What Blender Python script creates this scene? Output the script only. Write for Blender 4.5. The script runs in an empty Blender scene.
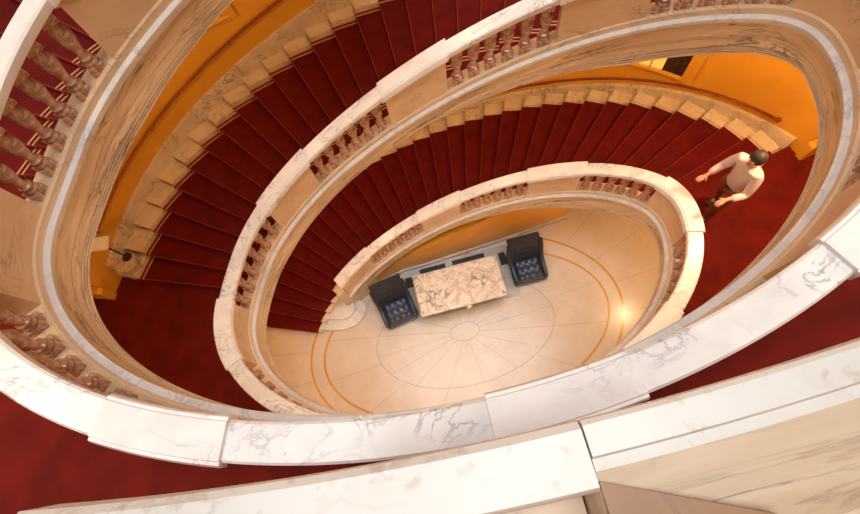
import bpy, bmesh, math, random
import numpy as np
from mathutils import Vector, Matrix
random.seed(7)
SC = bpy.context.scene
COL = SC.collection
U = 0.8                      # metres per working unit
PI = math.pi
D2R = PI / 180

# ------------------------------------------------------------------ geometry of the oval stairwell
A_, B_, B2_, B3_ = 4.3457, 2.6514, 0.0484, 0.0073    # plan of the outer edge of the handrail
W_ = 0.257                                          # handrail width
H_ = 4.60                                           # storey height
PS, PE = 0.328, 2.981                               # stair start / end angle at the well
QS, QE = 0.297, 3.000
SS = 0.375                                          # first riser at the handrail                               # the same at the outer wall
R3 = 0.683                                          # third flight is gentler
NR = 33                                             # risers in a flight

def plan(ph, off=0.0):
    """off > 0 : towards the middle of the well.  ph runs clockwise from the left end."""
    c, s = math.cos(ph), math.sin(ph)
    x = -A_ * c
    y = B_ * s + B2_ * math.cos(2 * ph) + B3_ * math.sin(3 * ph)
    dx = A_ * s
    dy = B_ * c - 2 * B2_ * math.sin(2 * ph) + 3 * B3_ * math.cos(3 * ph)
    L = math.hypot(dx, dy)
    return x + off * dy / L, y - off * dx / L

def arctable(off, a, b, n=1200):
    t = np.linspace(a, b, n)
    P = np.array([plan(v, off) for v in t])
    s = np.concatenate([[0], np.cumsum(np.hypot(np.diff(P[:, 0]), np.diff(P[:, 1])))])
    return t, s
T0, S0 = arctable(0, -PI / 2, 1.5 * PI, 2400)
LPS, LPE = np.interp(PS, T0, S0), np.interp(PE, T0, S0)
TI, SI = arctable(0, SS, PE)
TO, SO = arctable(-2.62, QS, QE)

def zf(ph):
    n = int(math.floor((ph + PI / 2) / (2 * PI)))
    l = ph - n * 2 * PI
    t = (np.interp(l, T0, S0) - LPS) / (LPE - LPS)
    e = .045                                        # the rail eases into the level at both ends
    if t > .5:
        q = 1 - t
        q = 0.0 if q < -e else (q if q > e else (q + e) ** 2 / (4 * e)); t = 1 - q
    else:
        t = 0.0 if t < -e else (t if t > e else (t + e) ** 2 / (4 * e))
    hh = H_ if n < 2 else H_ * R3
    return n * H_ + t * hh

def phi_in(fr):  return float(np.interp(fr * SI[-1], SI, TI))
def phi_out(fr): return float(np.interp(fr * SO[-1], SO, TO))

def radial(fr, off):
    """point on the riser line at fraction fr of the flight, off (negative) outwards from the handrail"""
    if fr < 0 or fr > 1:
        f0, f1 = (0.0, .03) if fr < 0 else (1.0, .97)
        p, q = radial(f0, off), radial(f1, off); k = (fr - f0) / (f1 - f0)
        return p[0] + (q[0] - p[0]) * k, p[1] + (q[1] - p[1]) * k
    a, b = phi_in(fr), phi_out(fr)
    x0, y0 = plan(a, 0); x1, y1 = plan(b, -2.62)
    k = -off / 2.62
    return x0 + (x1 - x0) * k, y0 + (y1 - y0) * k

# ------------------------------------------------------------------ object helpers
def empty(name, loc, label=None, cat=None, group=None, rz=0.0, kind=None):
    o = bpy.data.objects.new(name, None)
    o.empty_display_size = 0.1
    o.location = Vector(loc) * U
    o.rotation_euler = (0, 0, rz)
    COL.objects.link(o)
    tag(o, label, cat, group, kind)
    return o

def tag(o, label=None, cat=None, group=None, kind=None):
    if label: o['label'] = label
    if cat: o['category'] = cat
    if group: o['group'] = group
    if kind: o['kind'] = kind
    return o

class MB:
    def __init__(s):
        s.v = []; s.f = []; s.uv = {}; s.m = []
    def add(s, vs, fs, uvs=None, mi=0):
        b = len(s.v); s.v += [tuple(map(float, v)) for v in vs]
        for i, f in enumerate(fs):
            if uvs is not None: s.uv[len(s.f)] = [uvs[j] for j in f]
            s.f.append([b + j for j in f]); s.m.append(mi)
    def box(s, c, d, rz=0.0, mi=0, taper=1.0):
        cx, cy, cz = c; hx, hy, hz = d[0] / 2, d[1] / 2, d[2] / 2
        vs = []
        for z, k in ((-hz, 1.0), (hz, taper)):
            for x, y in ((-hx, -hy), (hx, -hy), (hx, hy), (-hx, hy)):
                x *= k; y *= k
                vs.append((cx + x * math.cos(rz) - y * math.sin(rz), cy + x * math.sin(rz) + y * math.cos(rz), cz + z))
        s.add(vs, [(3, 2, 1, 0), (4, 5, 6, 7), (0, 1, 5, 4), (1, 2, 6, 5), (2, 3, 7, 6), (3, 0, 4, 7)], mi=mi)
    def hexa(s, bot, top, mi=0):
        n = len(bot)
        s.add(list(bot) + list(top), [tuple(range(n - 1, -1, -1)), tuple(range(n, 2 * n))] +
              [(i, (i + 1) % n, n + (i + 1) % n, n + i) for i in range(n)], mi=mi)
    def lathe(s, prof, c=(0, 0, 0), n=16, mi=0, sq=None):
        vs = []
        for r, z in prof:
            for i in range(n):
                a = 2 * PI * (i + .5) / n
                vs.append((c[0] + r * math.cos(a), c[1] + r * math.sin(a), c[2] + z))
        fs = []
        for k in range(len(prof) - 1):
            for i in range(n):
                j = (i + 1) % n
                fs.append((k * n + i, k * n + j, (k + 1) * n + j, (k + 1) * n + i))
        fs.append(tuple(range(n - 1, -1, -1))); fs.append(tuple((len(prof) - 1) * n + i for i in range(n)))
        s.add(vs, fs, mi=mi)
    def tube(s, pts, r, n=8, mi=0, closed=False):
        pts = [Vector(p) for p in pts]; N = len(pts); vs = []
        for i, p in enumerate(pts):
            if closed: t = (pts[(i + 1) % N] - pts[i - 1])
            else: t = pts[min(i + 1, N - 1)] - pts[max(i - 1, 0)]
            t.normalize()
            up = Vector((0, 0, 1)) if abs(t.z) < .9 else Vector((1, 0, 0))
            a = t.cross(up).normalized(); b = t.cross(a)
            rr = r[i] if isinstance(r, (list, tuple)) else r
            for k in range(n):
                w = 2 * PI * k / n; vs.append(p + (a * math.cos(w) + b * math.sin(w)) * rr)
        fs = []
        for i in range(N if closed else N - 1):
            i2 = (i + 1) % N
            for k in range(n):
                k2 = (k + 1) % n; fs.append((i * n + k, i * n + k2, i2 * n + k2, i2 * n + k))
        if not closed:
            fs.append(tuple(range(n))); fs.append(tuple((N - 1) * n + k for k in range(n - 1, -1, -1)))
        s.add(vs, fs, mi=mi)
    def sweep(s, prof, phis, zfun=zf, mi=0):
        """closed profile [(off, dz)...] carried along the plan curve; dz may be a function of phi"""
        n = len(prof); N = len(phis); vs = []; uv = []
        ulen = 0; last = None
        for ph in phis:
            z = zfun(ph) if callable(zfun) else zfun
            x0, y0 = plan(ph, 0)
            if last is not None: ulen += math.dist(last, (x0, y0, z))
            last = (x0, y0, z); vl = 0; lp = None
            for o, dz in prof:
                d = dz(ph) if callable(dz) else dz
                oo = o(ph) if callable(o) else o
                x, y = plan(ph, oo); vs.append((x, y, z + d))
                if lp is not None: vl += math.hypot(oo - lp[0], d - lp[1])
                lp = (oo, d); uv.append((ulen, vl))
        fs = []
        for i in range(N - 1):
            for k in range(n):
                k2 = (k + 1) % n
                fs.append((i * n + k, (i + 1) * n + k, (i + 1) * n + k2, i * n + k2))
        fs.append(tuple(range(n))); fs.append(tuple((N - 1) * n + k for k in range(n - 1, -1, -1)))
        s.add(vs, fs, uv, mi=mi)
    def build(s, name, mats, parent=None, bevel=0.0, smooth=35, loc=None, rz=0.0, fixn=True):
        """vertices are in working units; in world space when the object has no local frame"""
        me = bpy.data.meshes.new(name)
        off = Vector((0, 0, 0))
        if parent is not None and loc is None:
            off = world_loc(parent)
        vs = [((Vector(v) * U) - off)[:] for v in s.v]
        me.from_pydata(vs, [], s.f)
        if s.uv:
            ul = me.uv_layers.new(name='UVMap')
            for pi, uvs in s.uv.items():
                p = me.polygons[pi]
                for li, u in zip(p.loop_indices, uvs): ul.data[li].uv = (u[0] * U, u[1] * U)
        if not isinstance(mats, (list, tuple)): mats = [mats]
        for m in mats: me.materials.append(m)
        for p, mi in zip(me.polygons, s.m): p.material_index = mi
        if fixn:
            bm = bmesh.new(); bm.from_mesh(me)
            bmesh.ops.recalc_face_normals(bm, faces=bm.faces)
            if bevel:
                es = [e for e in bm.edges if len(e.link_faces) == 2 and e.calc_face_angle(0) > .6]
                bmesh.ops.bevel(bm, geom=es, offset=bevel * U, segments=2, affect='EDGES', clamp_overlap=True)
            bm.to_mesh(me); bm.free()
        if smooth:
            me.polygons.foreach_set('use_smooth', [True] * len(me.polygons))
            me.set_sharp_from_angle(angle=smooth * D2R)
        o = bpy.data.objects.new(name, me); COL.objects.link(o)
        if parent is not None: o.parent = parent
        if loc is not None:
            o.location = Vector(loc) * U; o.rotation_euler = (0, 0, rz)
        return o

def world_loc(o):
    v = Vector(o.location)
    while o.parent is not None:
        o = o.parent; v += Vector(o.location)
    return v

def prange(a, b, step=2.0):
    n = max(2, int(abs(b - a) / step) + 1)
    return [(a + (b - a) * i / (n - 1)) * D2R for i in range(n)]

# ------------------------------------------------------------------ materials
def new_mat(name):
    m = bpy.data.materials.new(name); m.use_nodes = True
    nt = m.node_tree; b = nt.nodes['Principled BSDF']
    return m, nt, b, nt.nodes, nt.links

def ramp(nt, stops):
    r = nt.nodes.new('ShaderNodeValToRGB'); e = r.color_ramp.elements
    e[0].position, e[0].color = stops[0][0], (*stops[0][1], 1)
    e[1].position, e[1].color = stops[-1][0], (*stops[-1][1], 1)
    for p, c in stops[1:-1]:
        n = e.new(p); n.color = (*c, 1)
    return r

def mix(nt, fac, a, b, mode='MIX'):
    m = nt.nodes.new('ShaderNodeMix'); m.data_type = 'RGBA'; m.blend_type = mode
    for sock, v in ((m.inputs[0], fac), (m.inputs[6], a), (m.inputs[7], b)):
        if isinstance(v, (int, float)): sock.default_value = v
        elif isinstance(v, tuple): sock.default_value = (*v, 1)
        else: nt.links.new(v, sock)
    return m.outputs[2]

def coords(nt, uv=False, scale=(1, 1, 1), rot=(0, 0, 0)):
    t = nt.nodes.new('ShaderNodeTexCoord'); mp = nt.nodes.new('ShaderNodeMapping')
    mp.inputs['Scale'].default_value = scale; mp.inputs['Rotation'].default_value = rot
    nt.links.new(t.outputs['UV' if uv else 'Object'], mp.inputs[0])
    return mp.outputs[0]

def noise(nt, vec, scale, detail=4, rough=.55, dist=0.0):
    n = nt.nodes.new('ShaderNodeTexNoise')
    n.inputs['Scale'].default_value = scale; n.inputs['Detail'].default_value = detail
    n.inputs['Roughness'].default_value = rough; n.inputs['Distortion'].default_value = dist
    nt.links.new(vec, n.inputs['Vector']); return n

def vein_fac(nt, vec, scale, detail, dist, lo, hi):
    """thin lines where the noise passes through one half"""
    n = noise(nt, vec, scale, detail, .6, dist)
    a = nt.nodes.new('ShaderNodeMath'); a.operation = 'SUBTRACT'; a.inputs[1].default_value = .5
    nt.links.new(n.outputs['Fac'], a.inputs[0])
    b = nt.nodes.new('ShaderNodeMath'); b.operation = 'ABSOLUTE'; nt.links.new(a.outputs[0], b.inputs[0])
    r = ramp(nt, [(lo, (1, 1, 1)), (hi, (0, 0, 0))]); nt.links.new(b.outputs[0], r.inputs[0])
    return r.outputs[0]

def mul(nt, a, k):
    m = nt.nodes.new('ShaderNodeMath'); m.operation = 'MULTIPLY'
    nt.links.new(a, m.inputs[0])
    if isinstance(k, (int, float)): m.inputs[1].default_value = k
    else: nt.links.new(k, m.inputs[1])
    return m.outputs[0]

def marble(name, c1, c2, vein, vscale=1.2, vstr=.7, uv=False, scale=(1, 1, 1), rot=(0, 0, .5), rough=.3, cloud=1.5, spec=.5, vw=.03, fleck=None):
    m, nt, b, N, L = new_mat(name)
    vec = coords(nt, uv, scale, rot)
    n = noise(nt, vec, cloud, 5, .6, .6)
    r = ramp(nt, [(.3, c1), (.7, c2)]); L.new(n.outputs['Fac'], r.inputs[0])
    v1 = vein_fac(nt, vec, vscale, 6, 1.2, 0.0, vw)
    msk = noise(nt, vec, vscale * .7, 2)
    mr = ramp(nt, [(.42, (0, 0, 0)), (.62, (1, 1, 1))]); L.new(msk.outputs['Fac'], mr.inputs[0])
    f = mul(nt, mul(nt, v1, mr.outputs[0]), vstr)
    c = mix(nt, f, r.outputs[0], vein)
    if fleck:
        fn = noise(nt, vec, 26, 3, .6); fr = ramp(nt, [(.60, (0, 0, 0)), (.7, (1, 1, 1))]); L.new(fn.outputs['Fac'], fr.inputs[0])
        c = mix(nt, mul(nt, fr.outputs[0], .55), c, fleck)
    L.new(c, b.inputs['Base Color'])
    b.inputs['Roughness'].default_value = rough
    b.inputs['Specular IOR Level'].default_value = spec
    return m

M = {}
M['rail'] = marble('veined_white_marble', (.88, .87, .85), (.70, .69, .68), (.27, .28, .31), 2.6, .85, scale=(1, 1.6, 1), rough=.28, cloud=2.4, vw=.03)
M['cap'] = marble('pale_white_marble', (.88, .86, .84), (.74, .72, .71), (.34, .35, .38), 2.2, .75, scale=(1, 1.8, 1), rot=(0, 0, -.7), rough=.25, cloud=3, vw=.028)
M['spot'] = marble('speckled_white_marble', (.80, .76, .70), (.70, .64, .56), (.50, .40, .32), 2.2, .5, rough=.3, cloud=3, vw=.02, fleck=(.50, .37, .28))
M['tan'] = marble('tan_veined_marble', (.84, .66, .46), (.56, .40, .25), (.13, .09, .07), 2.6, 1.0, uv=True, scale=(.5, 3.4, 1), rot=(0, 0, .06), rough=.33, cloud=2.2, vw=.045)
M['tan2'] = marble('streaked_tan_marble', (.76, .61, .44), (.58, .41, .26), (.18, .11, .07), 2.2, .7, uv=True, scale=(.9, 6, 1), rot=(0, 0, .15), rough=.35, cloud=2.2, vw=.03)
M['brownm'] = marble('brown_streaked_marble', (.36, .18, .07), (.26, .12, .045), (.06, .035, .025), 3.0, .9, scale=(4, .7, 1), rot=(0, 0, .2), rough=.35, cloud=2.2, vw=.05)
M['die'] = marble('beige_marble', (.76, .58, .40), (.64, .47, .30), (.24, .17, .13), 1.6, .6, uv=False, scale=(1, 1, 1.7), rough=.32, cloud=1.7, vw=.02)
M['ledge'] = marble('grey_white_marble', (.78, .75, .72), (.62, .60, .58), (.35, .34, .34), 3.0, .6, rough=.3, cloud=3)
M['step'] = marble('cream_step_marble', (.74, .60, .42), (.62, .47, .30), (.30, .22, .15), 2.0, .6, rough=.3, cloud=2)
M['string'] = marble('veined_stringer_marble', (.70, .55, .38), (.55, .42, .28), (.16, .13, .10), 3.0, .75, rough=.3, cloud=2.4, vw=.04)
M['baluster'] = marble('breccia_marble', (.26, .10, .05), (.74, .50, .37), (.12, .045, .03), 9, .8, rough=.10, cloud=11, vw=.06)
M['floor'] = marble('polished_cream_floor', (.70, .63, .54), (.62, .54, .44), (.52, .42, .30), 1.5, .35, rough=.24, cloud=1.4, vw=.02)
M['yellow'] = marble('yellow_inlay', (.66, .37, .08), (.58, .30, .05), (.35, .18, .04), 4, .4, rough=.18)
M['brownjoint'] = marble('grey_joint', (.44, .35, .26), (.38, .30, .22), (.2, .15, .1), 3, .3, rough=.3)
M['grey'] = marble('grey_floor_marble', (.52, .52, .51), (.42, .42, .42), (.30, .3, .31), 3, .5, rough=.22, cloud=3)

def plain(name, c, rough=.5, metal=0.0, var=.12, scale=8, spec=.5, bump=0.0, c2=None):
    m, nt, b, N, L = new_mat(name)
    vec = coords(nt); n = noise(nt, vec, scale, 4)
    d = c2 or tuple(x * (1 - var) for x in c)
    r = ramp(nt, [(.35, d), (.65, c)]); L.new(n.outputs['Fac'], r.inputs[0]); L.new(r.outputs[0], b.inputs['Base Color'])
    b.inputs['Roughness'].default_value = rough; b.inputs['Metallic'].default_value = metal; b.inputs['Specular IOR Level'].default_value = spec
    if bump:
        n2 = noise(nt, vec, 220, 2); bp = N.new('ShaderNodeBump'); bp.inputs['Strength'].default_value = bump; bp.inputs['Distance'].default_value = .004
        L.new(n2.outputs['Fac'], bp.inputs['Height']); L.new(bp.outputs[0], b.inputs['Normal'])
    return m
M['carpet'] = plain('crimson_carpet', (.145, .008, .004), .85, var=.35, scale=3, spec=.15, bump=.6)
M['runner'] = plain('crimson_stair_carpet', (.125, .004, .004), .8, var=.3, scale=4, spec=.15, bump=.6)
M['nosing'] = plain('carpet_edge_highlight', (.23, .028, .017), .75, var=.3, scale=5, spec=.2)  # lighter red paints in the light caught along each tread edge
M['gold'] = plain('gold_thread', (.55, .26, .10), .5, var=.2)
M['ochre'] = plain('ochre_plaster', (.80, .38, .035), .38, var=.10, scale=1.3)
M['soffit'] = plain('cream_plaster', (.75, .55, .30), .6, var=.08)
M['copper'] = plain('copper_rail', (.42, .13, .05), .25, metal=.8, var=.2)
M['leather'] = plain('blue_black_leather', (.030, .038, .055), .3, var=.4, scale=14, spec=.6)
M['leather2'] = plain('navy_leather_seat', (.045, .065, .11), .28, var=.12, scale=14, spec=.7)
M['darkwood'] = plain('dark_wood', (.06, .03, .02), .4, var=.4)
M['grille'] = plain('bronze_grille', (.045, .032, .024), .5, metal=.4, var=.4)
M['iron'] = plain('dark_iron', (.05, .035, .03), .5, metal=.6)
M['sign'] = plain('white_enamel', (.86, .84, .80), .4, var=.04)
M['skin'] = plain('skin', (.62, .36, .26), .5, var=.08)
M['hair'] = plain('dark_hair', (.05, .032, .03), .6, var=.3)
M['shirt'] = plain('pale_shirt', (.66, .56, .58), .7, var=.06)
M['trousers'] = plain('rust_trousers', (.23, .045, .02), .8, var=.2)
M['shoe'] = plain('brown_shoe', (.08, .03, .02), .5)

def table_mat():
    m, nt, b, N, L = new_mat('breccia_table_marble')
    vec = coords(nt)
    n = noise(nt, vec, 2.2, 4, .55, 1.2)
    vo = N.new('ShaderNodeTexVoronoi'); vo.feature = 'DISTANCE_TO_EDGE'; vo.inputs['Scale'].default_value = 6.0
    dd = noise(nt, vec, 4, 4); mx = mix(nt, .22, vec, dd.outputs['Color']); L.new(mx, vo.inputs['Vector'])
    e = ramp(nt, [(0.0, (1, 1, 1)), (.10, (0, 0, 0))]); L.new(vo.outputs[0], e.inputs[0])
    msk = noise(nt, vec, 1.7, 3); mr = ramp(nt, [(.44, (0, 0, 0)), (.56, (1, 1, 1))]); L.new(msk.outputs['Fac'], mr.inputs[0])
    base = ramp(nt, [(.3, (.50, .38, .28)), (.5, (.76, .66, .53)), (.75, (.62, .55, .49))]); L.new(n.outputs['Fac'], base.inputs[0])
    c = mix(nt, mul(nt, mul(nt, e.outputs[0], mr.outputs[0]), .85), base.outputs[0], (.10, .08, .10))
    v = vein_fac(nt, vec, 2.4, 6, 1.5, 0, .03); c = mix(nt, mul(nt, v, .6), c, (.30, .18, .13))
    L.new(c, b.inputs['Base Color']); b.inputs['Roughness'].default_value = .2
    return m
M['table'] = table_mat()

def glow_mat():
    m, nt, b, N, L = new_mat('lit_amber_glass')
    b.inputs['Base Color'].default_value = (.9, .5, .12, 1); b.inputs['Roughness'].default_value = .3
    b.inputs['Emission Color'].default_value = (1.0, .52, .10, 1); b.inputs['Emission Strength'].default_value = .6
    return m
M['glow'] = glow_mat()

# ------------------------------------------------------------------ setting: ground floor
NG = 96
def ellipse_fan(a, b, z, n=NG): return [(a * math.cos(2 * PI * i / n), b * math.sin(2 * PI * i / n), z) for i in range(n)]
fl = MB()
top = [(*plan(2 * PI * i / NG, -5.6), 0.0) for i in range(NG)][::-1]
bot = [(x, y, -.3) for x, y, z in top]
fl.hexa(bot, top)
floor = tag(fl.build('floor', M['floor'], smooth=0), kind='structure')

def ell_band(mb, a, b, w, z=.004, t=.004, n=128, a0=0, a1=2 * PI):
    full = abs(a1 - a0 - 2 * PI) < 1e-6
    vs = []
    for i in range(n + (0 if full else 1)):
        th = a0 + (a1 - a0) * i / n
        for k in (-w / 2, w / 2):
            x, y = (a + k) * math.cos(th), (b + k) * math.sin(th)
            vs += [(x, y, z - t), (x, y, z)]
    m = len(vs) // 4; fs = []
    for i in range(m if full else m - 1):
        j = (i + 1) % m; q, r = i * 4, j * 4
        fs += [(q + 1, q + 3, r + 3, r + 1), (q, r, r + 2, q + 2), (q, q + 1, r + 1, r), (q + 2, r + 2, r + 3, q + 3)]
    mb.add(vs, fs)
def strip(mb, p, q, w, z=.003, t=.003):
    p, q = Vector((p[0], p[1], 0)), Vector((q[0], q[1], 0)); d = (q - p).normalized(); n = Vector((-d.y, d.x, 0)) * w / 2
    mb.hexa([(*(v).xy, z - t) for v in (p + n, p - n, q - n, q + n)], [(*(v).xy, z) for v in (p + n, p - n, q - n, q + n)])
y = MB(); ell_band(y, 4.56, 2.84, .062); ell_band(y, 4.17, 2.31, .062)
inlay = tag(y.build('trim_1', M['yellow'], smooth=0), kind='structure')
j = MB()
ell_band(j, 2.6, 1.5, .018, .004)
ell_band(j, .42, .26, .018, .004)
for k in range(16):
    th = 2 * PI * k / 16 + .07
    strip(j, (.42 * math.cos(th), .26 * math.sin(th)), (2.6 * math.cos(th), 1.5 * math.sin(th)), .009)
for k in range(12):
    th = 2 * PI * k / 12 + .2
    strip(j, (2.62 * math.cos(th), 1.51 * math.sin(th)), (4.12 * math.cos(th), 2.27 * math.sin(th)), .009)
for k in range(22):
    th = 2 * PI * k / 22 + .1
    strip(j, (4.62 * math.cos(th), 2.89 * math.sin(th)), (7.6 * math.cos(th), 5.6 * math.sin(th)), .011)
tag(j.build('trim_2', M['brownjoint'], smooth=0), kind='structure')

# ------------------------------------------------------------------ setting: walls
WO = -2.95
wl = MB()
QW = .232
phs = [QW + (QE + .03 - QW) * i / 90 for i in range(91)]
wl.sweep([(WO, 0), (WO, 16.5), (WO - .62, 16.5), (WO - .62, 0)], phs, 0.0)
tag(wl.build('wall_back', M['ochre']), kind='structure')
wf = MB()
wf.sweep([(-5.6, 0), (-5.6, 16.5), (-5.9, 16.5), (-5.9, 0)], [PI * .93 + (1.14 * PI) * i / 90 for i in range(91)], 0.0)
tag(wf.build('wall_front', M['ochre']), kind='structure')
# base blocks at both ends of the curved wall, on the first and second floors
for n, z0 in ((1, H_), (2, 2 * H_)):
    for s_, ph in (('left', QW), ('right', QE + .03)):
        b = MB()
        w = .02 if s_ == 'left' else -.02
        b.sweep([(WO + .05, 0), (WO + .05, .42), (WO + .02, .46), (WO - .64, .46), (WO - .64, 0)], [ph - w, ph - w * .5, ph], z0)
        tag(b.build('baseboard_%s' % s_, M['ochre'], bevel=.01), kind='structure')

# wall behind the furniture, closing the space under the first flight
sp = MB()
pts = [plan(v * D2R, .22) for v in range(40, 74, 3)]
pts = [p for p in pts if p[0] < -.95] + [(-.72, 2.27), (.4, 2.34), (1.9, 2.43), (3.44, 2.58), (3.9, 2.62)]
def zsp(i): return 0
N_ = len(pts); vs = []; fs = []
def ztop(x):
    ph = math.atan2(2.5 / B_, -x / A_); return zf(ph) - .62 - .25 * (x > 0)
for (x, yy) in pts:
    zt = max(.25, ztop(x)); vs += [(x, yy, 0), (x, yy, zt), (x + .03, yy + .2, zt), (x + .03, yy + .2, 0)]
for i in range(N_ - 1):
    a, b = i * 4, i * 4 + 4
    for k in range(4): fs.append((a + k, b + k, b + (k + 1) % 4, a + (k + 1) % 4))
fs += [(0, 1, 2, 3), ((N_ - 1) * 4, (N_ - 1) * 4 + 3, (N_ - 1) * 4 + 2, (N_ - 1) * 4 + 1)]
sp.add(vs, fs); tag(sp.build('wall_alcove', M['ochre'], smooth=20), kind='structure')
bb = MB()
for p, q in zip(pts[:-1], pts[1:]):
    d = Vector((q[0] - p[0], q[1] - p[1], 0)).normalized(); nn = Vector((d.y, -d.x, 0)) * .05
    bb.hexa([(p[0], p[1], 0), (q[0], q[1], 0), (q[0] + nn.x, q[1] + nn.y, 0), (p[0] + nn.x, p[1] + nn.y, 0)],
            [(p[0], p[1], .16), (q[0], q[1], .16), (q[0] + nn.x, q[1] + nn.y, .14), (p[0] + nn.x, p[1] + nn.y, .14)])
tag(bb.build('baseboard_alcove', M['grey'], smooth=0), kind='structure')

# ------------------------------------------------------------------ landings
def fasc(ph):                       # depth of the fascia under the stair line
    d = (ph / D2R) % 360
    return float(np.interp(d, [0, 42, 65, 92, 120, 137, 155, 180, 200, 240, 300, 345, 360],
                           [-.44, -.44, -.31, -.22, -.40, -.55, -.47, -.28, -.30, -.44, -.45, -.44, -.44]))
def landing(n, name_i):
    z = n * H_
    L0 = (n - 1) * 2 * PI
    N_ = 90
    ins = [plan(PE + (2 * PI + SS - PE) * i / N_, -.005) for i in range(N_ + 1)]
    out = [plan(QE + .04 + (2 * PI + QS - .06 - QE - .04) * i / N_, -5.55) for i in range(N_ + 1)]
    ins[0] = radial(1, -.005); out[0] = radial(1, -5.55); ins[-1] = radial(.02, -.005); out[-1] = radial(.02, -5.55)
    def slab(zt, zb, ins=ins, out=out):
        mb = MB(); vs = []; fs = []
        for (a, b) in zip(ins, out): vs += [(a[0], a[1], zb), (a[0], a[1], zt), (b[0], b[1], zt), (b[0], b[1], zb)]
        for i in range(N_):
            p, q = i * 4, i * 4 + 4
            for k in range(4): fs.append((p + k, q + k, q + (k + 1) % 4, p + (k + 1) % 4))
        fs += [(0, 1, 2, 3), (N_ * 4, N_ * 4 + 3, N_ * 4 + 2, N_ * 4 + 1)]
        mb.add(vs, fs); return mb
    tag(slab(z - .03, z - .5).build('floor_landing', M['soffit'], smooth=0), kind='structure')
    o = slab(z, z - .03).build('landing_carpet', M['carpet'], smooth=0)
    tag(o, ['crimson carpet covering the lower landing round the well', 'crimson carpet covering the upper landing under the near white rail'][n - 1], 'carpet')
landing(1, 0); landing(2, 1)

# ------------------------------------------------------------------ staircases
def tread_poly(j, o0, o1, f0=0.0, f1=1.0, n=4):
    """plan polygon of tread j (1..32) between offsets o0 (inner) and o1 (outer)"""
    a = (j - 1 + f0) / (NR - 1); b = (j - 1 + f1) / (NR - 1)
    inn = [radial(a + (b - a) * i / n, o0) for i in range(n + 1)]
    out = [radial(a + (b - a) * i / n, o1) for i in range(n + 1)]
    return inn + out[::-1]

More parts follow.
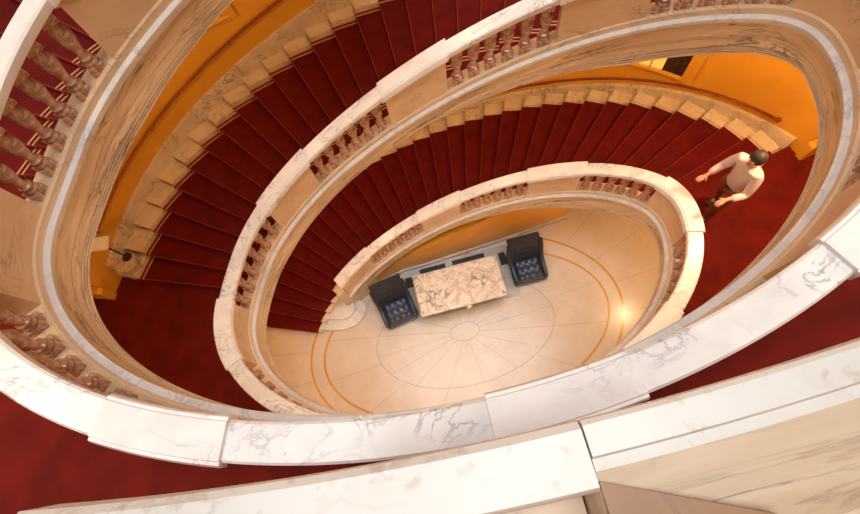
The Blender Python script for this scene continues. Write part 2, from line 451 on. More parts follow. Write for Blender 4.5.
def staircase(n, label, oc, ob, hb, hs, kmax=NR - 1, ratio=1.0, border=False):
    z0 = n * H_; rise = H_ * ratio / NR
    ax, ay = radial(0, -1.3)
    root = empty('staircase', (ax, ay, z0), label, 'staircase')
    run = MB(); bor = MB(); bor2 = MB(); nos = MB(); bin_ = MB()
    for j in range(1, kmax + 1):
        zt = z0 + j * rise
        if border:
            oc = -2.32 - .19 * min(1, (j - 1) / 10); ob = oc - .11
        st = MB()
        P = tread_poly(j, -.0, ob, -.12, 1.0)
        st.hexa([(x, y, max(z0, zt - rise - (.12 if j > 1 else 0))) for x, y in P], [(x, y, zt - .012) for x, y in P])
        st.build('step', M['step'], root, smooth=0)
        P = tread_poly(j, -.14, oc, -.18, .94)
        run.hexa([(x, y, zt - .05) for x, y in P], [(x, y, zt) for x, y in P])
        P = tread_poly(j, -.14, oc, -.135, -.10)
        run.hexa([(x, y, zt - rise) for x, y in P], [(x, y, zt - .045) for x, y in P])
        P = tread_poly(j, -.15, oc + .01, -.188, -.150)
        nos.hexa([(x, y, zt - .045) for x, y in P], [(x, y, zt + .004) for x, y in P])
        if border:
            for o0, o1 in ((-.36, -.382), (-.425, -.447)):
                P = tread_poly(j, o0, o1, -.195, .93); bin_.hexa([(x, y, zt - .03) for x, y in P], [(x, y, zt + .006) for x, y in P])
                P = tread_poly(j, o0, o1, -.142, -.10); bin_.hexa([(x, y, zt - rise) for x, y in P], [(x, y, zt - .045) for x, y in P])
            for mb, o0, o1, h in ((bor, oc - .0, oc - .028, .012), (bor2, oc - .028, ob + .03, .006), (bor, ob + .03, ob, .012)):
                P = tread_poly(j, o0, o1, -.2, .99); mb.hexa([(x, y, zt - .05) for x, y in P], [(x, y, zt + h) for x, y in P])
                P = tread_poly(j, o0, o1, -.15, -.09); mb.hexa([(x, y, zt - rise) for x, y in P], [(x, y, zt - .045) for x, y in P])
        # stepped marble skirting block against the wall
        bl = MB(); P = tread_poly(j, ob, -2.93, -.14, .84, 2)
        bl.hexa([(x, y, zt - rise * 1.05) for x, y in P], [(x, y, zt + hb) for x, y in P])
        bl.build('skirting_block', M['step'], root, bevel=.012, smooth=0)
    # top riser of the flight
    if kmax == NR - 1:
        a = radial(1 - .18 / 32, -.14); b = radial(1 - .18 / 32, oc); c = radial(1, oc); d = radial(1, -.14)
        run.hexa([(*p, z0 + NR * rise - .06) for p in (a, b, c, d)], [(*p, z0 + NR * rise + .004) for p in (a, b, c, d)])
        a = radial(1 - .13 / 32, -.14); b = radial(1 - .13 / 32, oc)
        run.hexa([(*p, z0 + NR * rise - rise) for p in (a, b, c, d)], [(*p, z0 + NR * rise - .05) for p in (a, b, c, d)])
    run.build('stair_runner', M['runner'], root, smooth=0)
    nos.build('nosing_highlight', M['nosing'], root, smooth=0)
    if border:
        bor.build('runner_border', M['gold'], root, smooth=0)
        bin_.build('runner_border', M['gold'], root, smooth=0)
        bor2.build('runner_margin', M['carpet'], root, smooth=0)
    # sloping marble string along the wall
    ss = MB(); fr = [i / 70 * kmax / (NR - 1) for i in range(71)]
    vs = []; fs = []
    prof = [(-2.885, -.15), (-2.885, hs - .03), (-2.905, hs), (WO, hs), (WO, -.15)]
    prof = [(o, d) for o, d in prof]
    for f in fr:
        z = z0 + f * H_ * ratio + rise * .5
        for o, d in prof:
            x, y = radial(f, o); vs.append((x, y, z + d))
    m = len(prof)
    for i in range(len(fr) - 1):
        for k in range(m): fs.append((i * m + k, (i + 1) * m + k, (i + 1) * m + (k + 1) % m, i * m + (k + 1) % m))
    fs += [tuple(range(m)), tuple((len(fr) - 1) * m + k for k in range(m))]
    ss.add(vs, fs); ss.build('stair_string', M['string'], root)
    # soffit closing the underside
    so = MB(); vs = []; fs = []
    f_a = 0.2 if n == 0 else 0.0
    fr = [f_a + (kmax / (NR - 1) - f_a) * i / 60 for i in range(61)]
    for f in fr:
        ph = phi_in(f) + 2 * PI * n
        z = max(z0 + f * H_ * ratio + fasc(ph) + .06, .02 if n == 0 else -99)
        for o, d in ((.2, .03), (.2, .1), (WO + .005, .1), (WO + .005, .03)):
            x, y = radial(f, o); vs.append((x, y, z + d))
    for i in range(60):
        for k in range(4): fs.append((i * 4 + k, i * 4 + 4 + k, i * 4 + 4 + (k + 1) % 4, i * 4 + (k + 1) % 4))
    fs += [(0, 1, 2, 3), (240, 243, 242, 241)]
    so.add(vs, fs); so.build('soffit', M['soffit'], root)
    return root

s1 = staircase(0, 'lowest curved staircase, dark crimson carpeted steps rising from the marble floor', -2.56, -2.60, .03, .19)
# rounded marble ends of the two lowest steps around the newel
for k, (pts_, zt) in enumerate((([(-4.15, 1.12), (-3.78, .99), (-3.42, .92), (-3.1, .95), (-2.88, 1.06), (-2.72, 1.22), (-2.66, 1.40), (-2.72, 1.58), (-2.9, 1.72), (-3.5, 1.65), (-4.0, 1.4)], .139),
                  ([(-4.05, 1.42), (-3.7, 1.28), (-3.38, 1.19), (-3.15, 1.22), (-3.0, 1.33), (-2.95, 1.46), (-3.0, 1.60), (-3.15, 1.75), (-3.6, 1.85), (-3.95, 1.6)], .278))):
    c = MB(); c.hexa([(x, y, 0 if k == 0 else .139) for x, y in pts_], [(x, y, zt - .012) for x, y in pts_])
    cx, cy = sum(p[0] for p in pts_) / len(pts_), sum(p[1] for p in pts_) / len(pts_)
    c.hexa([(x, y, zt - .035) for x, y in pts_], [(x + (x - cx) * .02, y + (y - cy) * .02, zt) for x, y in pts_])
    c.build('curtail_step', M['ledge'], s1, smooth=0)
s2 = staircase(1, 'middle curved staircase, crimson carpet with gold edging climbing beside the ochre wall', -2.30, -2.42, .10, .44, border=True)
s3 = staircase(2, 'uppermost curved staircase, seen between the balusters at top left', -2.30, -2.42, .10, .44, kmax=17, ratio=R3, border=True)

# ------------------------------------------------------------------ balustrades
PED = [(-16, 12), (45, 63), (84, 99), (120, 138), (165, 191), (219, 237), (259, 272), (296, 310)]
def bal_mesh(h):
    """one turned marble baluster with square plinth and cap, height h"""
    b = MB()
    b.box((0, 0, .045), (.17, .17, .09)); b.box((0, 0, h - .04), (.165, .165, .08))
    pr = [(.074, .09), (.082, .105), (.078, .125), (.060, .14), (.056, .15), (.070, .162), (.070, .178), (.050, .19), (.044, .21), (.048, .26), (.062, .32), (.082, .38), (.092, .43), (.092, .47), (.078, .52), (.052, .555), (.046, .565), (.062, .575), (.062, h - .08)]
    b.lathe(pr, n=14)
    return b
_bal = {}
PLH = .22                      # plinth height
def railing(name_label, u0, u1, cat='balustrade', base=None):
    """u0,u1: unrolled degrees; pedestals come from the table"""
    mid = (u0 + u1) / 2 * D2R
    x, y = plan(mid, .13)
    root = empty('balustrade', (x, y, zf(mid)), name_label, cat)
    peds = []
    for n in range(-1, 4):
        for a, b in PED:
            a_, b_ = a + 360 * n, b + 360 * n
            if a_ >= u0 - .1 and b_ <= u1 + .1: peds.append((a_, b_))
    # base plinth and pale ledge
    ext = prange(u0, u1, 1.5)
    p = MB(); p.sweep([(0, .121), (0, PLH), (W_ - .02, PLH), (W_, PLH - .02), (W_, .121)], ext); p.build('plinth', M['die'], root)
    p = MB(); p.sweep([(W_ - .1, .02), (W_ - .1, .125), (W_ + .05, .12), (W_ + .065, .105), (W_ + .065, .06), (W_ + .04, .02)], ext); p.build('ledge', M['ledge'], root)
    # fascia with mouldings below
    def d(f): return lambda ph: -.06 + (fasc(ph) + .06) * f
    fa = MB()
    O = W_ + .026
    fa.sweep([(0, .02), (O, .02), (O, d(.36)), (O - .008, d(.365)), (O - .008, d(.385)), (O, d(.39)), (O, d(.70)), (O - .016, d(.705)), (O - .016, d(.735)), (O + .006, d(.74)), (O + .006, d(.79)), (O - .014, d(.795)), (O - .014, d(.82)), (O + .010, d(.825)), (O + .010, d(.875)), (O - .010, d(.88)), (O - .010, d(.905)), (O + .014, d(.915)), (O + .014, d(.97)), (O + .004, d(1.0)), (0, d(1.0))], ext)
    fa.build('fascia', M['tan'], root)
    if u0 == 45:
        q = MB(); ee = prange(41.5, 45.5, 1.0)
        q.sweep([(-.01, lambda ph: -zf(ph) + .14), (-.01, .72), (.06, .80), (W_ - .06, .80), (W_ + .03, .72), (W_ + .03, lambda ph: -zf(ph) + .14)], ee); q.build('newel', M['step'], root)
        q = MB(); ee = prange(43, 60, 1.0)
        q.sweep([(.02, lambda ph: -zf(ph) + .02), (.02, .1), (W_ + .02, .1), (W_ + .02, lambda ph: -zf(ph) + .02)], ee); q.build('newel_base', M['step'], root)
    for (a, b) in peds:
        e = prange(a, b, 1.5); ei = prange(a + .7, b - .7, 1.5)
        q = MB(); q.sweep([(.02, PLH - .02), (.02, .90), (W_ - .02, .90), (W_ - .02, PLH - .02)], ei)
        po = q.build('pedestal', M['die'], root)
        q = MB(); q.sweep([(-.035, .90), (-.035, .99), (-.02, 1.015), (0.0, 1.015), (.008, 1.03), (W_ - .008, 1.03), (W_, 1.015), (W_ + .02, 1.015), (W_ + .035, .99), (W_ + .035, .90)], e)
        q.build('pedestal_cap', M['cap'], po)
        q = MB()
        q.sweep([(-.02, .872), (-.02, .90), (W_ + .02, .90), (W_ + .02, .872)], prange(a + .4, b - .4, 1.5)); q.build('cap_moulding', M['die'], po)
    spans = []
    cur = u0
    for (a, b) in peds:
        if a - cur > 3: spans.append((cur, a))
        cur = b
    if u1 - cur > 3: spans.append((cur, u1))
    for (a, b) in spans:
        e = prange(a, b, 1.5)
        q = MB(); q.sweep([(0, .895), (-.004, .92), (-.004, .975), (.014, .995), (W_ - .014, .995), (W_ + .004, .975), (W_ + .004, .92), (W_, .895), (W_ - .04, .875), (.04, .875)], e)
        q.build('handrail', M['rail'], root)
        # balusters
        t, s = arctable(.13, a * D2R, b * D2R, 200)
        nb = 6 if s[-1] > 1.25 else 5
        for i in range(nb):
            ph = float(np.interp(s[-1] * (i + .5) / nb, s, t))
            x, y = plan(ph, .13)
            x2, y2 = plan(ph + .01, .13); rz = math.atan2(y2 - y, x2 - x)
            hgt = .875 - PLH + .02
            if 'b' not in _bal:
                ob = bal_mesh(hgt).build('baluster', M['baluster'], None, loc=(0, 0, 0), smooth=40); _bal['b'] = ob
            else:
                ob = _bal['b'].copy(); COL.objects.link(ob)
            ob.parent = root
            ob.location = Vector((x, y, zf(ph) + PLH - .01)) * U - Vector(root.location); ob.rotation_euler = (0, 0, rz)
    return root
railing('marble balustrade of the lowest flight, curving above the table and armchairs', 45, 191)
railing('marble balustrade round the front of the lower landing, facing the well', 191, 344)
railing('marble balustrade of the middle flight, climbing between the two red staircases', 344, 551)
railing('wide white marble balustrade round the front of the upper landing', 551, 704)
railing('marble balustrade of the uppermost flight at top left', 704, 804)

# near balustrade right under the camera
ZB = 12.48
near = empty('balustrade', (-.05, -2.78, ZB - 1.0), 'blurred speckled white marble balustrade nearest the viewer along the bottom edge', 'balustrade')
I3 = .073
JX = 270.7                                      # the joint, degrees
q = MB(); q.sweep([(I3, -.10), (I3, -.012), (I3 - .012, 0), (I3 - .10, 0), (I3 - .108, -.012), (I3 - .108, -.20), (I3 - .02, -.20)], prange(JX + .05, 284, 1.0), ZB); hr_ = q.build('handrail', M['spot'], near)
q = MB(); q.sweep([(I3 - .05, -.201), (I3 - .34, -.22), (I3 - .36, -.26), (I3 - .36, -.34), (I3 - .05, -.34)], prange(JX + .05, 284, 1.0), ZB); q.build('handrail_shoulder', M['tan2'], hr_)
q = MB(); q.sweep([(I3, -.10), (I3, -.012), (I3 - .012, 0), (I3 - .10, 0), (I3 - .108, -.012), (I3 - .108, -.20), (I3 - .34, -.22), (I3 - .36, -.26), (I3 - .36, -.34), (I3 - .02, -.34)], prange(252, 259, 1.0), ZB); q.build('handrail', M['spot'], near)
e = prange(259.5, JX, 1.0)
q = MB(); q.sweep([(I3 - .12, -1.0), (I3 - .12, -.08), (I3 - .33, -.08), (I3 - .33, -1.0)], prange(260, JX, 1.0), ZB); ped = q.build('pedestal', M['tan'], near)
q = MB(); q.sweep([(I3, -.08), (I3, -.008), (I3 - .008, 0), (I3 - .056, 0), (I3 - .060, -.006), (I3 - .060, -.012), (I3 - .080, -.014), (I3 - .080, -.08)], e, ZB); q.build('pedestal_cap', M['spot'], ped)
q = MB(); q.sweep([(I3 - .081, -.30), (I3 - .081, -.022), (I3 - .13, -.035), (I3 - .20, -.06), (I3 - .30, -.11), (I3 - .42, -.19), (I3 - .42, -.30)], e, ZB); q.build('cap_shoulder', M['tan2'], ped)
q = MB(); q.sweep([(I3 - .14, -1.25), (I3 - .14, -1.0), (I3 - .36, -1.0), (I3 - .36, -1.25)], prange(266, 284, 1.5), ZB); q.build('plinth', M['die'], near)
for (a, b) in ((272, 283),):
    for k in range(6):
        ph = (a + (b - a) * (k + .5) / 6) * D2R; x, y = plan(ph, I3 - .24)
        ob = _bal['b'].copy(); COL.objects.link(ob); ob.parent = near
        ob.location = Vector((x, y, ZB - 1.0)) * U - Vector(near.location)
q = MB(); q.hexa([(-.052, -2.714, ZB - .3), (-.052, -3.1, ZB - .3), (.20, -3.1, ZB - .3), (.20, -2.82, ZB - .3)], [(-.052, -2.714, ZB - .018), (-.052, -3.1, ZB - .03), (.20, -3.1, ZB - .03), (.20, -2.82, ZB - .018)]); q.build('cap_return', M['brownm'], ped, smooth=0)
top_l = MB(); top_l.sweep([(I3 - .16, -.5), (I3 - .16, 0), (-5.5, 0), (-5.5, -.5)], prange(266, 284, 1.5), ZB - 1.25)
tag(top_l.build('floor_top', M['soffit']), kind='structure')

# ------------------------------------------------------------------ handrails on the wall, niches, sign
def wallrail(n, f0, f1, hgt, label, knob):
    pts = []
    for i in range(60):
        f = f0 + (f1 - f0) * i / 59
        x, y = radial(f, WO + .09); pts.append((x, y, n * H_ + f * H_ + hgt))
    root = empty('wall_handrail', pts[0], label, 'handrail')
    r = MB(); r.tube(pts, .028, 8); r.build('rail', M['copper'], root)
    for k in range(0, 60, 8):
        x, y, z = pts[k]; f = f0 + (f1 - f0) * k / 59; x2, y2 = radial(f, WO + .0)
        b = MB(); b.tube([(x, y, z), (x, y, z - .06), (x2, y2, z - .08)], .014, 6); b.build('bracket', M['copper'], root)
    x, y, z = pts[-1]
    b = MB(); b.lathe([(.001, -.05), (.04, -.035), (.052, 0), (.04, .035), (.001, .05)], (x, y, z), 12); b.build('end_knob', M['copper'], root)
wallrail(0, .06, .972, .50, 'slim copper handrail on the ochre wall beside the lowest flight', True)
wallrail(1, .03, .98, 1.03, 'slim copper handrail on the ochre wall beside the middle flight', True)

def niche(nm, p0, p1, z0, z1, glass, dark=0):
    ph = [p0 + (p1 - p0) * i / 16 for i in range(17)]
    g = MB(); g.sweep([(WO + .004, z0), (WO + .004, z1), (WO + .015, z1), (WO + .015, z0)], ph, 0.0)
    root = tag(g.build('window_%d' % nm, glass), kind='structure')
    fr = MB()
    fr.sweep([(WO + .002, z0 - .13), (WO + .002, z0), (WO + .05, z0 - .005), (WO + .07, z0 - .06), (WO + .05, z0 - .12)], ph, 0.0)
    fr.sweep([(WO + .002, z1), (WO + .002, z1 + .13), (WO + .05, z1 + .12), (WO + .05, z1)], ph, 0.0)
    for q in (p0, p1):
        e = [q - .018, q, q + .018]
        fr.sweep([(WO + .002, z0 - .13), (WO + .002, z1 + .13), (WO + .06, z1 + .13), (WO + .06, z0 - .13)], e, 0.0)
    fr.build('window_frame', M['ochre'], root)
    if dark:
        dk = MB(); e_ = [p1 - dark * (1 - i / 6) for i in range(7)]
        dk.sweep([(WO + .016, z0 + .01), (WO + .016, z1), (WO + .03, z1), (WO + .03, z0 + .01)], e_, 0.0); dk.build('dark_panel', M['darkwood'], root)
    ir = MB()
    k = 7
    for i in range(1, k):
        a = p0 + (p1 - p0) * i / k; x, y = plan(a, WO + .03)
        ir.tube([(x, y, z0), (x, y, z1)], .012, 6)
    for zz in (z0 + (z1 - z0) * .33, z0 + (z1 - z0) * .66):
        ir.tube([(*plan(a, WO + .03), zz) for a in ph], .012, 6)
    ir.build('window_bars', M['iron'], root)
niche(1, 2.36, 2.655, 4.60, 6.4, M['glow'], .085)
niche(2, 2 * PI + .86 - 2 * PI, 1.105, 7.44, 8.6, M['darkwood'])

sg = empty('sign_stand', (-6.38, 2.24, H_ + .455), 'small white sign plate on a thin dark post at the foot of the middle flight', 'sign')
b = MB(); b.lathe([(.10, 0), (.10, .02), (.03, .045), (.02, .06)], (-6.38, 2.24, H_ + .455), 20); b.build('base', M['iron'], sg)
b = MB(); b.tube([(-6.38, 2.24, H_ + .49), (-6.38, 2.24, H_ + 1.18)], .018, 8); b.build('post', M['iron'], sg)
b = MB(); b.box((0, 0, 0), (.38, .28, .03)); pl_ = b.build('plate', M['sign'], sg, bevel=.035, loc=(0, 0, .74)); pl_.rotation_euler = (.15, 0, -.15)

# newel block of marble at the bottom of the middle flight by the wall
for st_, zb_ in ((s2, H_), (s3, 2 * H_)):
    nb = MB(); cx, cy = -6.46, 2.16
    nb.lathe([(.25, 0), (.25, .40), (.23, .44), (0, .46)], (cx, cy, zb_), 8); nb.build('newel_block', M['string'], st_, smooth=0)
# ------------------------------------------------------------------ ground floor furniture
TZ = .95
tb = empty('table', (.155, 1.09, 0), 'marble topped console table between two navy armchairs', 'table')
b = MB(); b.box((.155, 1.09, TZ - .03), (2.42, 1.2, .06)); b.build('tabletop', M['table'], tb, bevel=.014, smooth=0)
b = MB(); b.box((.155, 1.12, TZ - .12), (2.1, .95, .12)); b.build('apron', M['darkwood'], tb, bevel=.01, smooth=0)
for sx in (-1, 1):
    for sy in (-1, 1):
        b = MB(); x, y = .155 + sx * .92, 1.12 + sy * .38
        b.hexa([(x - .05, y - .05, 0), (x + .05, y - .05, 0), (x + .05, y + .05, 0), (x - .05, y + .05, 0)], [(x - .075, y - .075, TZ - .18), (x + .075, y - .075, TZ - .18), (x + .075, y + .075, TZ - .18), (x - .075, y + .075, TZ - .18)])
        b.build('leg', M['darkwood'], tb, bevel=.01, smooth=0)
b = MB(); b.lathe([(.0, 0), (.07, .01), (.09, .04), (.06, .09), (.0, .1)], (.28, .50, TZ - .16), 14); b.build('carved_drop', M['step'], tb)

sl = MB(); sl.box((.21, 1.45, .008), (3.3, 1.64, .016)); tag(sl.build('trim_3', M['grey'], smooth=0), kind='structure')
for (x, y, w, d, lb) in ((-1.24, 1.84, .22, .32, 'small dark floor grille beside the left navy armchair'), (-.46, 2.09, .80, .14, 'long dark floor grille behind the left half of the marble table'),
                     (.66, 2.10, 1.0, .14, 'long dark floor grille behind the right half of the marble table'), (1.66, 1.84, .2, .40, 'small dark floor grille beside the right navy armchair')):
    r = empty('floor_grille', (x, y, .016), lb, 'grille')
    b = MB(); b.box((x, y, .024), (w, d, .016)); b.build('frame', M['grille'], r, smooth=0)
    b = MB()
    m = max(3, int(max(w, d) / .05))
    for i in range(m):
        t = (i + .5) / m - .5
        if w > d: b.box((x + t * w * .94, y, .036), (.014, d * .84, .008))
        else: b.box((x, y + t * d * .94, .036), (w * .84, .014, .008))
    b.build('slats', M['grille'], r, smooth=0)

def armchair(loc, rz, label):
    """low armchair, tufted seat, splayed high back with rolled sides; faces -y; width .96"""
    r = empty('armchair', (*loc, 0), label, 'armchair', 'navy leather armchairs either side of the table', rz=rz)
    w = .48
    f = MB()
    f.box((0, .0, .22), (.94, .98, .24)); f.build('base', M['leather'], r, bevel=.04, loc=(0, 0, 0))
    # tufted seat cushion
    n = 24; vs = []; fs = []
    for i in range(n + 1):
        for k in range(n + 1):
            x = -.37 + .74 * i / n; y = -.47 + .68 * k / n
            u, v = i / n * 4, k / n * 3
            tuft = (abs(math.sin(PI * u)) * abs(math.sin(PI * v))) ** .5
            ed = min(1, min(i, n - i, k, n - k) / 2.5)
            vs.append((x, y, .35 + .10 * ed ** .5 + .055 * tuft * ed))
    for i in range(n):
        for k in range(n):
            a = i * (n + 1) + k; fs.append((a, a + n + 1, a + n + 2, a + 1))
    s = MB(); s.add(vs, fs); s.box((0, -.13, .35), (.74, .68, .06)); st = s.build('seat_cushion', M['leather2'], r, loc=(0, 0, 0), smooth=80)
    bt = MB()
    for i in range(1, 4):
        for k in range(1, 3):
            bt.lathe([(.0, -.01), (.017, 0), (.012, .01), (0, .012)], (-.37 + .74 * i / 4, -.47 + .68 * k / 3, .455), 8)
    bt.build('tuft_buttons', M['leather'], st, loc=(0, 0, 0))
    # back: curved panel leaning backwards
    n = 20; vs = []; fs = []
    for i in range(n + 1):
        for k in range(n + 1):
            x = -.43 + .86 * i / n; h = k / n
            curve = .10 * (abs(x) / .43) ** 2
            tf = .018 * (abs(math.sin(PI * i / n * 4)) * abs(math.sin(PI * h * 4))) ** .5
            vs.append((x * (1 + .08 * h), .20 + .34 * h - curve - tf, .40 + .72 * h))
    m = len(vs)
    for i in range(n + 1):
        for k in range(n + 1):
            x = -.43 + .86 * i / n; h = k / n
            vs.append((x * (1 + .08 * h), .20 + .34 * h + .13, .36 + .72 * h))
    for i in range(n):
        for k in range(n):
            a = i * (n + 1) + k; fs.append((a, a + n + 1, a + n + 2, a + 1)); fs.append((m + a, m + a + 1, m + a + n + 2, m + a + n + 1))
    for i in range(n):
        for k0 in (0, n):
            a, c = i * (n + 1) + k0, (i + 1) * (n + 1) + k0
            fs.append((a, c, m + c, m + a) if k0 else (a, m + a, m + c, c))
        for i0 in (0, n):
            a, c = i0 * (n + 1) + i, i0 * (n + 1) + i + 1
            fs.append((a, m + a, m + c, c))
    bk = MB(); bk.add(vs, fs); bk.build('backrest', M['leather'], r, loc=(0, 0, 0), smooth=60)
    for sx in (-1, 1):
        a = MB()
        pts = [(sx * .44, -.46, .40), (sx * .44, -.30, .47), (sx * .44, -.10, .50), (sx * .445, .10, .56), (sx * .455, .22, .72), (sx * .47, .33, .94), (sx * .475, .44, 1.12)]
        a.tube(pts, [.05, .058, .06, .062, .062, .058, .045], 10)
        vs = []
        for (x, y, z) in pts: vs += [(x - .03, y, .14), (x + .03, y, .14), (x + .03, y, z), (x - .03, y, z)]
        fs = []
        for i in range(len(pts) - 1):
            for k in range(4): fs.append((i * 4 + k, i * 4 + 4 + k, i * 4 + 4 + (k + 1) % 4, i * 4 + (k + 1) % 4))
        fs += [(0, 1, 2, 3), tuple((len(pts) - 1) * 4 + k for k in range(4))]
        a.add(vs, fs); a.build('arm', M['leather'], r, loc=(0, 0, 0), smooth=50)
        for sy in (-.40, .40):
            l = MB(); l.hexa([(sx * .38 - .025, sy - .025, 0), (sx * .38 + .025, sy - .025, 0), (sx * .38 + .025, sy + .025, 0), (sx * .38 - .025, sy + .025, 0)],
                             [(sx * .38 - .04, sy - .04, .11), (sx * .38 + .04, sy - .04, .11), (sx * .38 + .04, sy + .04, .11), (sx * .38 - .04, sy + .04, .11)])
            l.build('leg', M['darkwood'], r, loc=(0, 0, 0), smooth=0)
    return r
armchair((-1.73, 1.11), 10 * D2R, 'navy leather armchair left of the marble table, turned slightly inwards')
armchair((2.22, 1.33), 0 * D2R, 'navy leather armchair right of the marble table')

# ------------------------------------------------------------------ person on the lower landing
def skin_obj(name, joints, edges, mat, parent, sub=2, root=0):
    """joints: [(x,y,z,r)] in metres relative to parent"""
    me = bpy.data.meshes.new(name)
    me.from_pydata([j[:3] for j in joints], edges, [])
    o = bpy.data.objects.new(name, me); COL.objects.link(o)
    md = o.modifiers.new('skin', 'SKIN')
    sv = me.skin_vertices[0].data if me.skin_vertices else None
    if sv is None:
        bm = bmesh.new(); bm.from_mesh(me); bm.verts.layers.skin.verify(); bm.to_mesh(me); bm.free(); sv = me.skin_vertices[0].data
    for i, j in enumerate(joints):
        r = j[3]; sv[i].radius = r if isinstance(r, tuple) else (r, r); sv[i].use_root = (i == root)
    md.use_smooth_shade = True
    ss = o.modifiers.new('sub', 'SUBSURF'); ss.levels = sub; ss.render_levels = sub
    dg = bpy.context.evaluated_depsgraph_get(); dg.update()
    ev = o.evaluated_get(dg); m2 = bpy.data.meshes.new_from_object(ev)
    bpy.data.objects.remove(o)
    m2.materials.clear(); m2.materials.append(mat)
    m2.polygons.foreach_set('use_smooth', [True] * len(m2.polygons))
    o2 = bpy.data.objects.new(name, m2); COL.objects.link(o2); o2.parent = parent
    return o2

def person(loc, rz, label):
    r = empty('person', loc, label, 'person', rz=rz)
    # faces +x, z up, metres; 1.72 m tall, mid-stride, both forearms reaching forward
    J = []; E = []
    def j(x, y, z, rad, par=None):
        J.append((x, y, z, rad)); i = len(J) - 1
        if par is not None: E.append((par, i))
        return i
    pel = j(0, 0, .93, (.13, .115))
    wai = j(.02, 0, 1.08, (.115, .10), pel); che = j(.06, 0, 1.27, (.14, .115), wai); nk0 = j(.09, 0, 1.42, .075, che)
    nk = j(.11, 0, 1.50, .052, nk0); hd = j(.135, 0, 1.60, (.085, .078), nk); tp = j(.135, 0, 1.69, .06, hd)
    arms = []
    for s in (1, -1):
        sh = j(.09, s * .18, 1.38, .058, che); el = j(.17, s * .25, 1.12, .043, sh); fa = j(.33, s * .23, 1.14, .038, el); wr = j(.42, s * .21, 1.16, .026, fa)
        pm = j(.48, s * .205, 1.155, (.036, .018), wr)
        for f, (dy, ln) in enumerate(((-.028, .062), (-.009, .074), (.010, .070), (.027, .055))):
            k1 = j(.52, s * .205 + dy, 1.15, .0095, pm); k2 = j(.52 + ln * .55, s * .205 + dy, 1.14, .0085, k1); j(.52 + ln, s * .205 + dy, 1.115, .0075, k2)
        t1 = j(.47, s * .205 - s * .04, 1.145, .011, pm); j(.50, s * .205 - s * .058, 1.13, .009, t1)
        hip = j(0, s * .09, .88, .095, pel)
        fx = .16 if s > 0 else -.18
        kn = j(fx * .6 + .04, s * .095, .50, .058, hip); cf = j(fx * .8 - .01, s * .095, .34, .055, kn); an = j(fx - .02, s * .095, .09, .038, cf)
        j(fx + .10, s * .10, .035, (.04, .03), an)
        arms.append((sh, el, fa, wr))
    skin_obj('body', J, E, M['skin'], r)
    sh_j = [(0, 0, .82, (.165, .15)), (.02, 0, 1.08, (.145, .13)), (.06, 0, 1.27, (.175, .15)), (.09, 0, 1.40, .11), (.105, 0, 1.47, .075)]
    sh_e = [(0, 1), (1, 2), (2, 3), (3, 4)]
    for s in (1, -1):
        b0 = len(sh_j); sh_j += [(.09, s * .18, 1.385, .082), (.17, s * .25, 1.12, .058), (.33, s * .23, 1.14, .052), (.39, s * .217, 1.153, .042)]
        sh_e += [(2, b0), (b0, b0 + 1), (b0 + 1, b0 + 2), (b0 + 2, b0 + 3)]
    skin_obj('shirt', sh_j, sh_e, M['shirt'], r)
    tj = [(0, 0, .97, (.145, .125))]; te = []
    for s in (1, -1):
        fx = .16 if s > 0 else -.18; b0 = len(tj)
        tj += [(0, s * .09, .86, .112), (fx * .6 + .04, s * .095, .50, .078), (fx * .8 - .01, s * .095, .32, .07), (fx - .02, s * .095, .09, .062)]
        te += [(0, b0), (b0, b0 + 1), (b0 + 1, b0 + 2), (b0 + 2, b0 + 3)]
    skin_obj('trousers', tj, te, M['trousers'], r)
    for s in (1, -1):
        fx = .16 if s > 0 else -.18
        skin_obj('shoe', [(fx - .06, s * .097, .05, .045), (fx + .04, s * .10, .045, .05), (fx + .15, s * .103, .038, (.045, .036))], [(0, 1), (1, 2)], M['shoe'], r, sub=2)
    h = MB()
    n = 18; vs = []; fs = []
    for a in range(10):
        th = PI * .62 * a / 9
        for k in range(n):
            w = 2 * PI * k / n
            x = math.sin(th) * math.cos(w); y = math.sin(th) * math.sin(w); z = math.cos(th)
            front = max(0, x) * max(0, (th - .9))
            rr = 1.0 - .38 * front
            vs.append(((.125 + x * .108 * rr) / U, y * .097 / U, (1.635 + z * .115) / U))
    for a in range(9):
        for k in range(n): fs.append((a * n + k, a * n + (k + 1) % n, (a + 1) * n + (k + 1) % n, (a + 1) * n + k))
    h.add(vs, fs); h.build('hair', M['hair'], r, loc=(0, 0, 0), smooth=80)
    f = MB()
    f.add([(x / U, y / U, z / U) for x, y, z in ((.215, -.012, 1.59), (.215, .012, 1.59), (.242, 0, 1.585), (.215, 0, 1.63))], [(0, 2, 3), (2, 1, 3), (0, 1, 2), (0, 3, 1)])
    f.build('nose', M['skin'], r, loc=(0, 0, 0))
    for s in (1, -1):
        e = MB(); e.lathe([(0, -.012), (.012, -.006), (.014, 0), (.012, .006), (0, .012)], (.21 / U, s * .033 / U, 1.628 / U), 10); e.build('eye', M['sign'], r, loc=(0, 0, 0))
        e = MB(); e.lathe([(0, -.035), (.014, -.02), (.018, 0), (.014, .02), (0, .035)], (.125 / U, s * .092 / U, 1.60 / U), 8); e.build('ear', M['skin'], r, loc=(0, 0, 0))
    m = MB(); m.box((.214 / U, 0, 1.553 / U), (.012, .05, .012)); m.build('mouth', M['trousers'], r, loc=(0, 0, 0))
    return r
person((5.08, .19, H_), 190 * D2R, 'person in a pale shirt stepping onto the lower landing with forearms held forward')

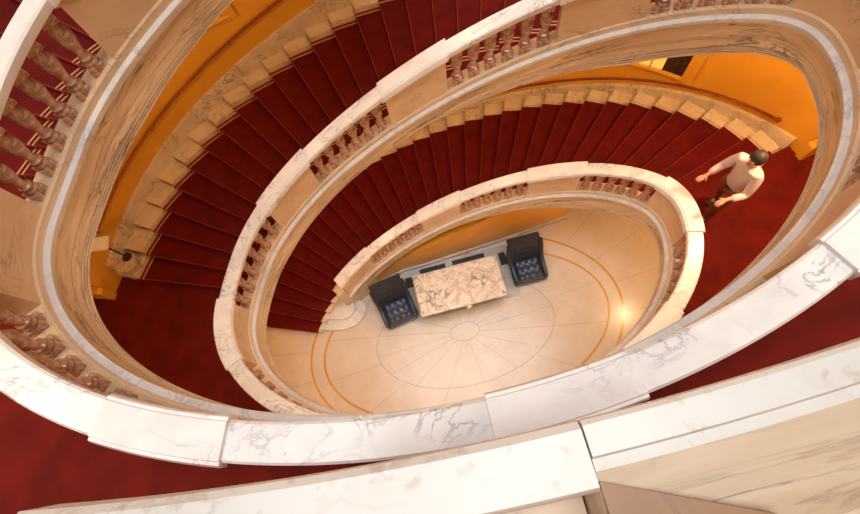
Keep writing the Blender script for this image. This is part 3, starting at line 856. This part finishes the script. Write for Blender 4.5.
# ------------------------------------------------------------------ camera
cam_d = bpy.data.cameras.new('camera'); cam = bpy.data.objects.new('camera', cam_d); COL.objects.link(cam)
rz_, rx_, ry_ = -0.27240, 0.34791, 0.11185
Rm = Matrix.Rotation(rz_, 3, 'Z') @ Matrix.Rotation(rx_, 3, 'X') @ Matrix.Rotation(ry_, 3, 'Y')
cam.matrix_world = Matrix.Translation(Vector((-.21147, -2.59051, 13.31001)) * U) @ Rm.to_4x4()
cam_d.sensor_width = 36; cam_d.lens = 464.27 / 860 * 36; cam_d.clip_start = .02
SC.camera = cam

# ------------------------------------------------------------------ light
def area(name, loc, size, power, color, rot=(0, 0, 0)):
    l = bpy.data.lights.new(name, 'AREA'); l.shape = 'RECTANGLE'; l.size = size[0] * U; l.size_y = size[1] * U
    l.energy = power; l.color = color
    o = bpy.data.objects.new(name, l); COL.objects.link(o); o.location = Vector(loc) * U; o.rotation_euler = rot; return o
def point(name, loc, power, color=(1, .62, .28), r=.12):
    l = bpy.data.lights.new(name, 'POINT'); l.energy = power; l.color = color; l.shadow_soft_size = r
    o = bpy.data.objects.new(name, l); COL.objects.link(o); o.location = Vector(loc) * U; return o
area('skylight', (0, -3, 60), (40, 28), 14500, (.97, .985, 1.0))
WARM = (1, .71, .40)
for n in (1, 2):
    for x in (5.8, -6.4): point('ceiling_lamp', (x, -.1 if x > 0 else -2.4, n * H_ - .85), 190 if (n == 2 and x > 0) else 85, WARM)
    point('ceiling_lamp', (0, -4.2, n * H_ - .9), 60, WARM)
for x in (-5.6, 5.6): point('ceiling_lamp', (x, -1.2, 3 * H_ - 1.2), 110, WARM)
for n in (1, 2):
    for d in (45, 90, 135):
        x, y = plan(d * D2R, -1.5); point('stair_fill', (x, y, zf(d * D2R + 2 * PI * n) - .95), 32, WARM)  # unseen fill lights, added under the soffits to brighten the flights
w = bpy.data.worlds.new('world'); SC.world = w; w.use_nodes = True
bg = w.node_tree.nodes['Background']; bg.inputs[0].default_value = (1, .86, .7, 1); bg.inputs[1].default_value = .08

SC.view_settings.view_transform = 'Standard'
SC.view_settings.look = 'None'
SC.view_settings.gamma = 1.0
SC.view_settings.exposure = 0.25
SC.view_settings.use_curve_mapping = False
